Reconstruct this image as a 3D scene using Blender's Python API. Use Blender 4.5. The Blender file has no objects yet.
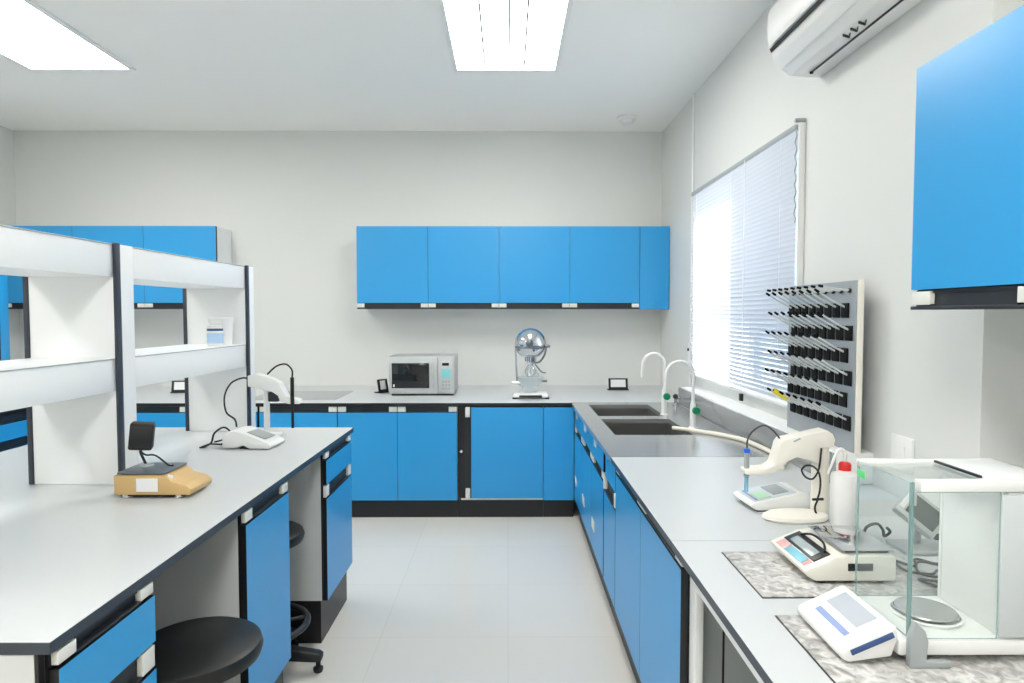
import bpy, bmesh, math, random
from mathutils import Vector, Matrix
random.seed(4)
R = math.radians
scene = bpy.context.scene
COL = scene.collection

# ------------------------------------------------------------------ materials
def lin(c):
    return tuple((v/255/12.92 if v/255 <= .04045 else ((v/255+.055)/1.055)**2.4) for v in c)

def mat(name, rgb, rough=.5, metal=0., bump=0., bscale=60., var=0., vscale=6., coat=0., spec=.5):
    m = bpy.data.materials.new(name); m.use_nodes = True
    nt = m.node_tree; b = nt.nodes['Principled BSDF']
    c = lin(rgb) + (1,)
    b.inputs['Base Color'].default_value = c
    b.inputs['Roughness'].default_value = rough
    b.inputs['Metallic'].default_value = metal
    b.inputs['Coat Weight'].default_value = coat
    b.inputs['Specular IOR Level'].default_value = spec
    tc = nt.nodes.new('ShaderNodeTexCoord')
    if var > 0:
        n = nt.nodes.new('ShaderNodeTexNoise'); n.inputs['Scale'].default_value = vscale; n.inputs['Detail'].default_value = 4
        r = nt.nodes.new('ShaderNodeMapRange'); r.inputs['To Min'].default_value = 1-var; r.inputs['To Max'].default_value = 1+var
        mx = nt.nodes.new('ShaderNodeVectorMath'); mx.operation = 'SCALE'; mx.inputs[0].default_value = c[:3]
        nt.links.new(tc.outputs['Object'], n.inputs['Vector']); nt.links.new(n.outputs['Fac'], r.inputs['Value'])
        nt.links.new(r.outputs['Result'], mx.inputs['Scale']); nt.links.new(mx.outputs['Vector'], b.inputs['Base Color'])
    if bump > 0:
        n = nt.nodes.new('ShaderNodeTexNoise'); n.inputs['Scale'].default_value = bscale; n.inputs['Detail'].default_value = 3
        bp = nt.nodes.new('ShaderNodeBump'); bp.inputs['Strength'].default_value = bump; bp.inputs['Distance'].default_value = .01
        nt.links.new(tc.outputs['Object'], n.inputs['Vector']); nt.links.new(n.outputs['Fac'], bp.inputs['Height'])
        nt.links.new(bp.outputs['Normal'], b.inputs['Normal'])
    return m

def mat_emit(name, rgb, strength):
    m = bpy.data.materials.new(name); m.use_nodes = True
    nt = m.node_tree; nt.nodes.clear()
    e = nt.nodes.new('ShaderNodeEmission'); e.inputs['Color'].default_value = lin(rgb)+(1,); e.inputs['Strength'].default_value = strength
    o = nt.nodes.new('ShaderNodeOutputMaterial'); nt.links.new(e.outputs[0], o.inputs[0])
    return m

def mat_glass(name, tint, gloss=1.0, ior=1.45, haze=0., hazecol=(220, 228, 230)):
    m = bpy.data.materials.new(name); m.use_nodes = True
    nt = m.node_tree; nt.nodes.clear()
    t = nt.nodes.new('ShaderNodeBsdfTransparent'); t.inputs['Color'].default_value = tint+(1,)
    g = nt.nodes.new('ShaderNodeBsdfGlossy'); g.inputs['Roughness'].default_value = .02
    g.inputs['Color'].default_value = (gloss, gloss, gloss, 1)
    lw = nt.nodes.new('ShaderNodeLayerWeight'); lw.inputs['Blend'].default_value = .5
    pw = nt.nodes.new('ShaderNodeMath'); pw.operation = 'POWER'; pw.inputs[1].default_value = 5.
    f = nt.nodes.new('ShaderNodeMath'); f.operation = 'MULTIPLY_ADD'; f.inputs[1].default_value = .8; f.inputs[2].default_value = .035
    nt.links.new(lw.outputs['Facing'], pw.inputs[0]); nt.links.new(pw.outputs[0], f.inputs[0])
    mx = nt.nodes.new('ShaderNodeMixShader'); o = nt.nodes.new('ShaderNodeOutputMaterial')
    nt.links.new(f.outputs[0], mx.inputs[0]); nt.links.new(t.outputs[0], mx.inputs[1]); nt.links.new(g.outputs[0], mx.inputs[2])
    last = mx
    if haze > 0:
        d = nt.nodes.new('ShaderNodeBsdfDiffuse'); d.inputs['Color'].default_value = lin(hazecol)+(1,)
        m2 = nt.nodes.new('ShaderNodeMixShader'); m2.inputs[0].default_value = haze
        nt.links.new(mx.outputs[0], m2.inputs[1]); nt.links.new(d.outputs[0], m2.inputs[2]); last = m2
    nt.links.new(last.outputs[0], o.inputs[0])
    return m

def mat_translucent(name, rgb, trans):
    m = bpy.data.materials.new(name); m.use_nodes = True
    nt = m.node_tree; nt.nodes.clear()
    d = nt.nodes.new('ShaderNodeBsdfDiffuse'); d.inputs['Color'].default_value = lin(rgb)+(1,)
    t = nt.nodes.new('ShaderNodeBsdfTranslucent'); t.inputs['Color'].default_value = lin(rgb)+(1,)
    mx = nt.nodes.new('ShaderNodeMixShader'); mx.inputs[0].default_value = trans
    o = nt.nodes.new('ShaderNodeOutputMaterial')
    nt.links.new(d.outputs[0], mx.inputs[1]); nt.links.new(t.outputs[0], mx.inputs[2]); nt.links.new(mx.outputs[0], o.inputs[0])
    return m

def mat_floor():
    m = mat('floor_tile', (214, 212, 205), .16, var=.02, vscale=2.)
    nt = m.node_tree; b = nt.nodes['Principled BSDF']
    tc = nt.nodes.new('ShaderNodeTexCoord')
    br = nt.nodes.new('ShaderNodeTexBrick'); br.offset = 0.; br.inputs['Scale'].default_value = 1.
    br.inputs['Brick Width'].default_value = .6; br.inputs['Row Height'].default_value = .6
    br.inputs['Mortar Size'].default_value = .0022
    br.inputs['Color1'].default_value = lin((216, 214, 207))+(1,); br.inputs['Color2'].default_value = lin((213, 211, 205))+(1,)
    br.inputs['Mortar'].default_value = lin((204, 202, 196))+(1,)
    nt.links.new(tc.outputs['Object'], br.inputs['Vector']); nt.links.new(br.outputs['Color'], b.inputs['Base Color'])
    return m

def mat_marble():
    m = mat('crinkled_stone', (170, 170, 170), .45)
    nt = m.node_tree; b = nt.nodes['Principled BSDF']
    tc = nt.nodes.new('ShaderNodeTexCoord')
    n = nt.nodes.new('ShaderNodeTexNoise'); n.inputs['Scale'].default_value = 38; n.inputs['Detail'].default_value = 5; n.inputs['Distortion'].default_value = 1.1
    r = nt.nodes.new('ShaderNodeValToRGB')
    r.color_ramp.elements[0].position = .32; r.color_ramp.elements[0].color = lin((138, 136, 133))+(1,)
    r.color_ramp.elements[1].position = .68; r.color_ramp.elements[1].color = lin((216, 215, 213))+(1,)
    bp = nt.nodes.new('ShaderNodeBump'); bp.inputs['Strength'].default_value = .4; bp.inputs['Distance'].default_value = .004
    nt.links.new(tc.outputs['Object'], n.inputs['Vector']); nt.links.new(n.outputs['Fac'], r.inputs['Fac'])
    nt.links.new(r.outputs['Color'], b.inputs['Base Color']); nt.links.new(n.outputs['Fac'], bp.inputs['Height'])
    nt.links.new(bp.outputs['Normal'], b.inputs['Normal'])
    return m

WALL = mat('painted_wall', (217, 219, 217), .62, bump=.03, bscale=140)
CEIL = mat('painted_ceiling', (242, 242, 240), .8, bump=.02, bscale=120)
FLOOR = mat_floor()
BLUE = mat('blue_laminate', (42, 154, 217), .33, var=.015, vscale=3)
WHITE = mat('white_laminate', (238, 240, 241), .38, bump=.01, bscale=300)
TOPW = mat('white_worktop', (199, 203, 205), .30, bump=.01, bscale=300)
CARC = mat('grey_carcass', (202, 205, 205), .45)
BLACK = mat('black_edge', (20, 21, 23), .4)
EDGE = mat('slate_edge_band', (46, 54, 66), .35)
CHAN = mat('dark_aluminium', (46, 49, 54), .38, metal=.3)
TAG = mat('pale_plastic', (228, 228, 222), .3)
STEEL = mat('brushed_steel', (180, 182, 183), .22, metal=.6, bump=.015, bscale=400)
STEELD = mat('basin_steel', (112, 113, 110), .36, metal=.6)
CHROME = mat('chrome', (214, 216, 220), .08, metal=1.)
PLW = mat('white_plastic', (232, 233, 232), .35)
PLC = mat('cream_plastic', (231, 228, 218), .38)
PLG = mat('grey_plastic', (160, 166, 168), .4)
SILVER = mat('silver_plastic', (186, 190, 191), .35, metal=.25)
RUBBER = mat('black_rubber', (18, 19, 20), .5)
HOLD = mat('holder_rubber', (9, 9, 10), .65, spec=.2)
VINYL = mat('black_vinyl', (17, 20, 21), .46, bump=.05, bscale=220)
DARKGL = mat('dark_glass', (22, 26, 28), .08)
LCD = mat('lcd_glass', (158, 170, 172), .2)
LCDD = mat('dark_lcd', (70, 80, 78), .2)
WOODY = mat('tan_casing', (208, 174, 118), .42, var=.05, vscale=18)
PANG = mat('slate_pan', (112, 120, 128), .3, metal=.6)
GREEN = mat('green_plastic', (12, 140, 102), .35)
RED = mat('red_plastic', (214, 34, 30), .35)
BLUEC = mat('blue_cap', (24, 92, 206), .35)
CYAN = mat('cyan_keypad', (120, 186, 208), .4)
PINK = mat('pink_keypad', (214, 160, 160), .4)
NAVY = mat('navy_strip', (52, 82, 132), .35)
PERI = mat('periwinkle_strip', (140, 158, 202), .6)
LGREEN = mat('green_sticker', (96, 214, 130), .5)
YELLOW = mat('yellow_cap', (232, 214, 60), .45)
PAPER = mat('white_paper', (236, 237, 238), .6)
HOSE = mat('cream_hose', (228, 224, 212), .4)
MARBLE = mat_marble()
GLASS = mat_glass('clear_glass', (.975, .99, .985))
GLEDGE = mat_glass('glass_edge', (.72, .83, .82), haze=.45, hazecol=(150, 180, 180))
PANE = mat_glass('window_glass', (.97, .985, .99))
CLEARP = mat_glass('clear_plastic', (.93, .95, .96), haze=.18)
TUBEB = mat_glass('pale_blue_tube', (.62, .82, .92), haze=.35, hazecol=(140, 200, 225))
PEGM = mat('peg_plastic', (206, 212, 214), .35)
BOARD = mat('steel_board', (158, 165, 171), .3, metal=.3)
SLAT = mat_translucent('blind_slat', (218, 221, 226), .3)
GREYSH = mat('grey_sheet', (172, 174, 175), .35, metal=.2)
LAMP = mat_emit('lamp_diffuser', (255, 252, 246), 8.5)
EXTW = mat('outside_wall', (158, 178, 200), .8)
TEAL = mat('teal_label', (120, 196, 200), .4)

# ------------------------------------------------------------------ mesh building
class MB:
    def __init__(s): s.v = []; s.f = []; s.m = []; s.sm = []
    def add(s, verts, faces, mi=0, smooth=False):
        b = len(s.v); s.v.extend(Vector(v) for v in verts)
        for f in faces:
            s.f.append([b+i for i in f]); s.m.append(mi); s.sm.append(smooth)
        return s
    def bm(s, bm, mi=0, smooth=False):
        bm.verts.index_update()
        s.add([v.co.copy() for v in bm.verts], [[v.index for v in f.verts] for f in bm.faces], mi, smooth); bm.free(); return s
    def box(s, a, b, bev=0., mi=0, seg=2, M=None):
        bm = bmesh.new(); bmesh.ops.create_cube(bm, size=1)
        lo = [min(a[i], b[i]) for i in range(3)]; hi = [max(a[i], b[i]) for i in range(3)]
        for v in bm.verts:
            v.co = Vector([lo[i] + (v.co[i]+.5)*(hi[i]-lo[i]) for i in range(3)])
        if bev > 0:
            bmesh.ops.bevel(bm, geom=bm.edges[:], offset=min(bev, .45*min(hi[i]-lo[i] for i in range(3))), segments=seg, profile=.5, affect='EDGES')
        if M is not None: bmesh.ops.transform(bm, matrix=M, verts=bm.verts[:])
        return s.bm(bm, mi, bev > 0)
    def prism(s, pts, axis, a, b, bev=0., mi=0, M=None):
        """polygon pts in the plane normal to axis, extruded from a to b"""
        bm = bmesh.new()
        def w(p, t):
            return {'x': (t, p[0], p[1]), 'y': (p[0], t, p[1]), 'z': (p[0], p[1], t)}[axis]
        lo = [bm.verts.new(w(p, a)) for p in pts]; hi = [bm.verts.new(w(p, b)) for p in pts]
        n = len(pts)
        bm.faces.new(lo); bm.faces.new(hi[::-1])
        for i in range(n): bm.faces.new((lo[i], hi[i], hi[(i+1) % n], lo[(i+1) % n]))
        bmesh.ops.recalc_face_normals(bm, faces=bm.faces[:])
        if bev > 0: bmesh.ops.bevel(bm, geom=bm.edges[:], offset=bev, segments=2, profile=.5, affect='EDGES')
        if M is not None: bmesh.ops.transform(bm, matrix=M, verts=bm.verts[:])
        return s.bm(bm, mi, bev > 0)
    def lathe(s, c, prof, n=32, mi=0, axis='z', cap=True, M=None):
        """prof: list of (radius, height) revolved about axis through c"""
        vs = []; fs = []
        for (r, h) in prof:
            for k in range(n):
                t = 2*math.pi*k/n; x, y = r*math.cos(t), r*math.sin(t)
                p = {'z': (x, y, h), 'y': (x, h, y), 'x': (h, x, y)}[axis]
                vs.append(Vector(c)+Vector(p))
        for i in range(len(prof)-1):
            for k in range(n):
                k2 = (k+1) % n; q = [i*n+k, i*n+k2, (i+1)*n+k2, (i+1)*n+k]
                fs.append(q if axis != 'y' else q[::-1])
        if cap:
            if prof[0][0] > 1e-6: fs.append(list(range(n))[::-1] if axis != 'y' else list(range(n)))
            if prof[-1][0] > 1e-6: q = [(len(prof)-1)*n+k for k in range(n)]; fs.append(q if axis != 'y' else q[::-1])
        if M is not None: vs = [M @ v for v in vs]
        return s.add(vs, fs, mi, True)
    def cyl(s, a, b, r, r2=None, n=24, mi=0):
        return s.tube([a, b], [r, r if r2 is None else r2], n, mi, smooth_path=False)
    def tube(s, pts, r, n=10, mi=0, smooth_path=True, per=8):
        pts = [Vector(p) for p in pts]
        rs = r if isinstance(r, (list, tuple)) else None
        if smooth_path and len(pts) > 2:
            out = []; ro = []
            for i in range(len(pts)-1):
                p0, p1, p2, p3 = pts[max(i-1, 0)], pts[i], pts[i+1], pts[min(i+2, len(pts)-1)]
                for k in range(per):
                    t = k/per
                    out.append(.5*((2*p1)+(p2-p0)*t+(2*p0-5*p1+4*p2-p3)*t*t+(3*p1-p0-3*p2+p3)*t**3))
                    if rs: ro.append(rs[i]*(1-t)+rs[i+1]*t)
            out.append(pts[-1])
            if rs: ro.append(rs[-1]); rs = ro
            pts = out
        if not rs: rs = [r]*len(pts)
        vs = []; fs = []
        d0 = (pts[1]-pts[0]).normalized()
        u = d0.orthogonal().normalized()
        for i, p in enumerate(pts):
            d = (pts[min(i+1, len(pts)-1)]-pts[max(i-1, 0)])
            d = d.normalized() if d.length > 1e-9 else d0
            u = (u-d*u.dot(d))
            u = u.normalized() if u.length > 1e-6 else d.orthogonal().normalized()
            w = d.cross(u)
            for k in range(n):
                t = 2*math.pi*k/n
                vs.append(p+(u*math.cos(t)+w*math.sin(t))*rs[i])
        for i in range(len(pts)-1):
            for k in range(n):
                k2 = (k+1) % n
                fs.append([i*n+k, i*n+k2, (i+1)*n+k2, (i+1)*n+k])
        fs.append(list(range(n))[::-1]); fs.append([(len(pts)-1)*n+k for k in range(n)])
        return s.add(vs, fs, mi, True)
    def build(s, name, mats, parent=None, loc=(0, 0, 0)):
        """links everything collected as ONE mesh object; vertices are given in world coordinates"""
        if not isinstance(mats, (list, tuple)): mats = [mats]
        off = Vector(loc) if parent is None else wloc(parent)
        me = bpy.data.meshes.new(name)
        me.from_pydata([v-off for v in s.v], [], s.f)
        for m in mats: me.materials.append(m)
        for i, p in enumerate(me.polygons):
            p.material_index = s.m[i]; p.use_smooth = s.sm[i]
        me.update()
        try: me.set_sharp_from_angle(angle=R(38))
        except Exception: pass
        o = bpy.data.objects.new(name, me); COL.objects.link(o)
        if parent is None: o.location = loc
        else: o.parent = parent
        return o

def wloc(o):
    p = Vector(o.location)
    while o.parent is not None:
        o = o.parent; p = p+Vector(o.location)
    return p

def tag(o, label=None, cat=None, group=None, kind=None):
    for k, v in (('label', label), ('category', cat), ('group', group), ('kind', kind)):
        if v: o[k] = v
    return o

def thing(name, loc, label, cat, group=None):
    o = bpy.data.objects.new(name, None); o.empty_display_size = .05; COL.objects.link(o)
    o.location = loc
    return tag(o, label, cat, group)

def struct(mb, name, mats):
    return tag(mb.build(name, mats), kind='structure')

def kids(o): return [c for c in COL.objects if c.parent is o]
def copy_tree(o, parent=None):
    c = o.copy(); COL.objects.link(c); c.parent = parent
    for ch in kids(o): copy_tree(ch, c)
    return c

# ------------------------------------------------------------------ room
XR, XRN, XL, YB, YF, ZC = 1.40, 1.53, -4.45, 5.95, -4.0, 3.17
YREC = 1.905
struct(MB().box((XL-.2, YF-.2, -.12), (1.8, YB+.2, 0)), 'floor', FLOOR)
struct(MB().box((XL-.2, YF-.2, ZC), (1.8, YB+.2, ZC+.15)), 'ceiling', CEIL)
struct(MB().box((XL-.2, YB, 0), (1.8, YB+.2, ZC)), 'wall_back', WALL)
struct(MB().box((XL-.2, YF, 0), (XL, YB, ZC)), 'wall_left', WALL)
struct(MB().box((XL-.2, YF-.2, 0), (1.8, YF, ZC)), 'wall_front', WALL)
WY0, WY1, WZ0, WZ1 = 3.10, 4.85, 1.06, 2.42
w = MB()
w.box((XR, YREC, 0), (1.62, WY0, ZC)); w.box((XR, WY1, 0), (1.62, YB, ZC))
w.box((XR, WY0, 0), (1.62, WY1, WZ0)); w.box((XR, WY0, WZ1), (1.62, WY1, ZC))
w.box((XRN, YF, 0), (1.75, YREC, ZC))
struct(w, 'wall_right', WALL)

# window: frame, mullion and pane in the opening
win = bpy.data.objects.new('window_1', None); COL.objects.link(win); win.location = (1.52, (WY0+WY1)/2, WZ0); win['kind'] = 'structure'
f = MB(); fx0, fx1, t = 1.50, 1.55, .05
f.box((fx0, WY0, WZ0), (fx1, WY0+t, WZ1)); f.box((fx0, WY1-t, WZ0), (fx1, WY1, WZ1))
f.box((fx0, WY0+t, WZ0), (fx1, WY1-t, WZ0+t)); f.box((fx0, WY0+t, WZ1-t), (fx1, WY1-t, WZ1))
ym = (WY0+WY1)/2; f.box((fx0, ym-.025, WZ0+t), (fx1, ym+.025, WZ1-t))
f.build('window_frame', PLW, win)
MB().box((1.522, WY0+t, WZ0+t), (1.526, WY1-t, WZ1-t)).build('window_pane', PANE, win)
# casing round the opening
c = MB()
c.box((1.370, WY0-.018, .99), (XR, WY0, WZ1+.0), .003); c.box((1.385, WY1, .99), (XR, WY1+.03, WZ1), .003)
struct(c, 'trim_1', PLW)
struct(MB().box((1.257, 2.46, .865), (XR, 4.71, .988), .004), 'trim_2', PLW)

# neighbouring wall outside the window
tag(MB().box((4.2, 5.5, -.5), (4.5, 11.3, 5)).build('wall_outside', EXTW), kind='structure')

# ------------------------------------------------------------------ ceiling lights
def light(cx, y0, y1, label):
    t = thing('ceiling_light', (cx, (y0+y1)/2, ZC), label, 'light', 'recessed ceiling lights')
    hw = .325; f = MB(); fw = .03; z0 = ZC-.016
    f.box((cx-hw-fw, y0-fw, z0), (cx-hw, y1+fw, ZC), .003); f.box((cx+hw, y0-fw, z0), (cx+hw+fw, y1+fw, ZC), .003)
    f.box((cx-hw, y0-fw, z0), (cx+hw, y0, ZC), .003); f.box((cx-hw, y1, z0), (cx+hw, y1+fw, ZC), .003)
    f.build('frame', PLW, t)
    MB().box((cx-hw, y0, ZC-.010), (cx+hw, y1, ZC-.002)).build('diffuser', LAMP, t)
    for dx in (-.14, .02, .12):
        MB().box((cx+dx-.006, y0+.06, ZC-.013), (cx+dx+.006, y1-.06, ZC-.010)).build('louvre', PLG, t)
    return t
light(-.012, 3.24, 4.44, 'bright ceiling light panel over the aisle between the two benches')
light(-2.86, 3.24, 4.44, 'bright ceiling light panel over the far left of the room')
light(-.012, -.2, 1.0, 'ceiling light panel nearer than the others, above the near aisle')
light(-2.86, -.2, 1.0, 'ceiling light panel above the near end of the left bench')
light(-.012, -2.4, -1.2, 'ceiling light panel at the rear of the room on the window side')
light(-2.86, -2.4, -1.2, 'ceiling light panel at the rear of the room away from the window')

d = thing('smoke_detector', (1.0, 5.52, ZC), 'small round white smoke detector on the ceiling near the far corner', 'detector')
MB().lathe((1.0, 5.52, ZC), [(.085, 0), (.085, -.012), (.07, -.022)], 28).build('base_plate', PLW, d)
MB().lathe((1.0, 5.52, ZC), [(.05, -.022), (.048, -.055), (.03, -.068), (0, -.07)], 28).build('sensor_head', PLW, d)

# ------------------------------------------------------------------ cabinets
class Front:
    """maps (along, outward, up) to the world for a front that faces -y, +x or -x"""
    def __init__(s, face, at): s.face = face; s.at = at
    def p(s, u, n, z):
        return {'-y': (u, s.at-n, z), '+x': (s.at+n, u, z), '-x': (s.at-n, u, z)}[s.face]
    def nrm(s): return {'-y': Vector((0, -1, 0)), '+x': Vector((1, 0, 0)), '-x': Vector((-1, 0, 0))}[s.face]
def fbox(mb, F, u0, u1, n0, n1, z0, z1, bev=0., mi=0):
    return mb.box(F.p(u0, n0, z0), F.p(u1, n1, z1), bev, mi)

def panel(parent, F, name, u0, u1, z0, z1, th=.02, label=None):
    """board with a blue face and black edge banding"""
    mb = MB(); fbox(mb, F, u0+.0015, u1-.0015, 0.001, th, z0+.0015, z1-.0015)
    nr = F.nrm()
    for i, fc in enumerate(mb.f):
        a, b, c_ = (mb.v[j] for j in fc[:3]); nn = (b-a).cross(c_-a).normalized()
        mb.m[i] = 0 if nn.dot(nr) > .9 else 1
    o = mb.build(name, [BLUE, BLACK], parent)
    if label: o['label'] = label
    return o
def pull(door, F, u0, u1, z0, z1, tagw=.062, vertical=False):
    """recessed dark pull channel with a pale cap at either end"""
    h = MB()
    if not vertical:
        fbox(h, F, u0+.002, u1-.002, .000, .004, z0, z1)
        fbox(h, F, u0+tagw, u1-tagw, .004, .017, z0, z0+.006)
        fbox(h, F, u0+tagw, u1-tagw, .004, .010, z1-.010, z1-.002)
        h.build('handle', CHAN, door)
        for a, b in ((u0+.003, u0+tagw), (u1-tagw, u1-.003)):
            e = MB(); fbox(e, F, a, b, .004, .0185, z0+.004, z1-.004, .002); e.build('end_cap', TAG, door)
    else:
        fbox(h, F, u0, u1, .0, .004, z0, z1); fbox(h, F, u1-.008, u1, .004, .017, z0+tagw, z1-tagw)
        h.build('handle', CHAN, door)
        for a, b in ((z0, z0+tagw), (z1-tagw, z1)):
            e = MB(); fbox(e, F, u0+.006, u1-.006, .004, .021, a, b, .003); e.build('end_cap', TAG, door)

def carcass(parent, F, u0, u1, depth, z0, z1, plinth=None, body=None):
    mb = MB(); fbox(mb, F, u0, u1, -depth, -.006, z0, z1); mb.build('carcass', body or CARC, parent)
    fr = MB(); fbox(fr, F, u0+.001, u1-.001, -.006, 0, z0+.001, z1-.001); fr.build('front_frame', BLACK, parent)
    if plinth is not None:
        p = MB(); fbox(p, F, u0, u1, -depth, -plinth, 0, z0); p.build('plinth', BLACK, parent)

HB, HI = .865, .915
# ---- back bench (faces the camera)
FB = Front('-y', 4.80)
zc0, zc1 = .793, .839
DB = 1.10
t = thing('base_cabinet', (-1.55, 4.80, 0), 'blue base cabinet with one wide door, partly behind the far end of the island bench', 'cabinet', 'base cabinets along the back wall')
carcass(t, FB, -1.84, -1.2615, DB, .132, .8405, .012)
dr = panel(t, FB, 'door', -1.837, -1.263, .135, zc0); pull(dr, FB, -1.837, -1.263, zc0, zc1)
t = thing('base_cabinet', (-.82, 4.80, 0), 'blue double door base cabinet directly under the microwave', 'cabinet', 'base cabinets along the back wall')
carcass(t, FB, -1.26, -.3765, DB, .132, .8405, .012)
for a, b in ((-1.26, -.818), (-.818, -.377)):
    dr = panel(t, FB, 'door', a, b, .135, zc0); pull(dr, FB, a, b, zc0, zc1)
t = thing('base_cabinet', (-.05, 4.80, 0), 'blue base cabinet under the chrome juicer, its dark pull upright along the left edge', 'cabinet', 'base cabinets along the back wall')
carcass(t, FB, -.375, .262, DB, .132, .8405, .012)
dr = panel(t, FB, 'door', -.274, .26, .150, .832); pull(dr, FB, -.322, -.276, .150, .832, .075, True)
s_ = MB(); fbox(s_, FB, -.35, .26, .001, .012, .137, .147); s_.build('bottom_strip', TAG, t)
lk = MB(); lk.lathe(FB.p(-.348, .0, .50), [(.012, 0), (.012, -.006), (.0, -.008)], 16, axis='y'); lk.build('lock', CHROME, t)
t = thing('corner_filler', (.37, 4.80, 0), 'narrow plain blue filler panel closing the inside corner below the sink', 'panel')
carcass(t, FB, .2635, .488, .25, .132, .8405, .012)
panel(t, FB, 'panel', .262, .490, .135, .832)
t = thing('base_cabinet', (-2.6, 4.80, 0), 'blue base cabinet seen through the shelf opening above the island bench', 'cabinet', 'base cabinets along the back wall')
carcass(t, FB, -3.38, -1.8415, DB, .132, .8405, .012)
for a, b in ((-3.38, -2.87), (-2.87, -2.36), (-2.36, -1.85)):
    dr = panel(t, FB, 'door', a, b, .135, zc0); pull(dr, FB, a, b, zc0, zc1)

def top_slab(mb, x0, y0, x1, y1, z1, th=.024):
    mb.box((x0, y0, z1-th), (x1, y1, z1-.0015), 0, 1)
    mb.box((x0, y0, z1-.0015), (x1, y1, z1), 0, 0)
mb = MB(); top_slab(mb, XL+.002, 4.775, .468, YB-.002, HB); top_slab(mb, .468, 4.802, XR-.002, YB-.002, HB)
tag(mb.build('worktop', [TOPW, BLACK], loc=(-1.5, 5.3, HB)), 'long white worktop along the back wall under the microwave', 'worktop')

# ---- left wall bench, glimpsed under the island shelf
FL = Front('+x', -3.42)
t = thing('drawer_cabinet', (-3.9, 3.5, 0), 'blue drawer cabinet along the left wall, seen beneath the island shelf', 'cabinet')
carcass(t, FL, 2.2, 4.74, 1.02, .152, .8405, .012)
for a, b in ((2.2, 2.83), (2.83, 3.46), (3.46, 4.09), (4.09, 4.73)):
    for k, (z0, z1) in enumerate(((.66, .775), (.155, .60))):
        dr = panel(t, FL, 'drawer', a, b, z0, z1); pull(dr, FL, a, b, z1, z1+.055, .06)
mb = MB(); top_slab(mb, XL+.002, 2.18, -3.40, 4.773, HB)
tag(mb.build('worktop', [TOPW, BLACK], loc=(-3.9, 3.5, HB)), 'white worktop on the drawers along the left wall', 'worktop')
t = thing('storage_cupboard', (-4.1, 4.6, HB), 'tall pale cupboard with a blue end stile on the left wall worktop', 'cupboard')
MB().box((-4.44, 4.22, HB+.001), (-3.815, 4.97, 2.02)).build('carcass', PLC, t)
MB().box((-3.8145, 4.885, HB+.002), (-3.795, 4.97, 2.02), .001).build('stile', BLUE, t)
MB().box((-3.8145, 4.23, HB+.004), (-3.797, 4.868, 2.018), .001).build('door', PLC, t)
MB().box((-3.8145, 4.870, HB+.004), (-3.797, 4.883, 2.018)).build('gap_strip', BLACK, t)
for z_ in (1.10, 1.58): MB().box((-3.7965, 4.24, z_), (-3.792, 4.866, z_+.03)).build('rail', BLACK, t)

# ---- wall cabinets on the back wall
FU = Front('-y', 5.65)
def wall_unit(u0, u1, label, group, F=FU, depth=.298, z=(1.563, 1.615, 2.276), tagw=.064):
    cx = (u0+u1)/2; p = F.p(cx, -depth/2, z[0])
    t = thing('wall_cabinet', p, label, 'cabinet', group)
    carcass(t, F, u0+.0005, u1-.0005, depth, z[0]+.008, z[2]-.002, body=WHITE)
    dr = panel(t, F, 'door', u0, u1, z[1], z[2])
    pull(dr, F, u0, u1, z[0]+.010, z[1], tagw)
    l = MB(); fbox(l, F, u0+.0005, u1-.0005, -.06, .021, z[0], z[0]+.010, .002); l.build('bottom_lip', CHAN, t)
    return t
G1 = 'blue wall cabinets above the back worktop'
us = (-1.305, -.690, -.077, .534, 1.138)
for k, lb in enumerate(('blue wall cabinet at the left end of the row above the microwave', 'blue wall cabinet above the gap between microwave and chrome juicer',
                        'blue wall cabinet straight above the chrome juicer', 'blue wall cabinet next to the narrow filler panel in the far corner')):
    wall_unit(us[k], us[k+1], lb, G1)
t = thing('cabinet_filler', (1.26, 5.65, 1.56), 'narrow plain blue end panel between the wall cabinets and the window wall', 'panel')
mb = MB(); fbox(mb, FU, 1.139, XR-.003, -.298, -.006, 1.563, 2.275); mb.build('carcass', CARC, t)
mb = MB(); fbox(mb, FU, 1.140, XR-.004, -.006, 0, 1.564, 2.274); mb.build('front_frame', BLACK, t)
panel(t, FU, 'panel', 1.139, XR-.004, 1.560, 2.276)
G2 = 'blue wall cabinets behind the island shelving'
ul = (-4.345, -3.737, -3.131, -2.508)
for k, lb in enumerate(('blue wall cabinet in the far left corner, mostly hidden by the island shelf', 'middle of three blue wall cabinets behind the island shelf',
                        'blue wall cabinet right of the other two behind the island shelf')):
    wall_unit(ul[k], ul[k+1], lb, G2)
# ---- wall cabinet in the recess on the right
FRr = Front('-x', 1.196)
wall_unit(1.415, 1.895, 'large near blue wall cabinet in the recess above the glass balance', 'blue wall cabinets in the recess', FRr, .33, (1.532, 1.588, 2.226), .085)
wall_unit(.925, 1.413, 'blue wall cabinet nearest the camera in the recess', 'blue wall cabinets in the recess', FRr, .33, (1.532, 1.588, 2.226), .085)

# ------------------------------------------------------------------ right bench
FS = Front('-x', .511)
DR_ = .72
t = thing('sink_cabinet', (.85, 3.95, 0), 'blue sink base cabinet with three upper panels below the double steel sink', 'cabinet')
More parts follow.
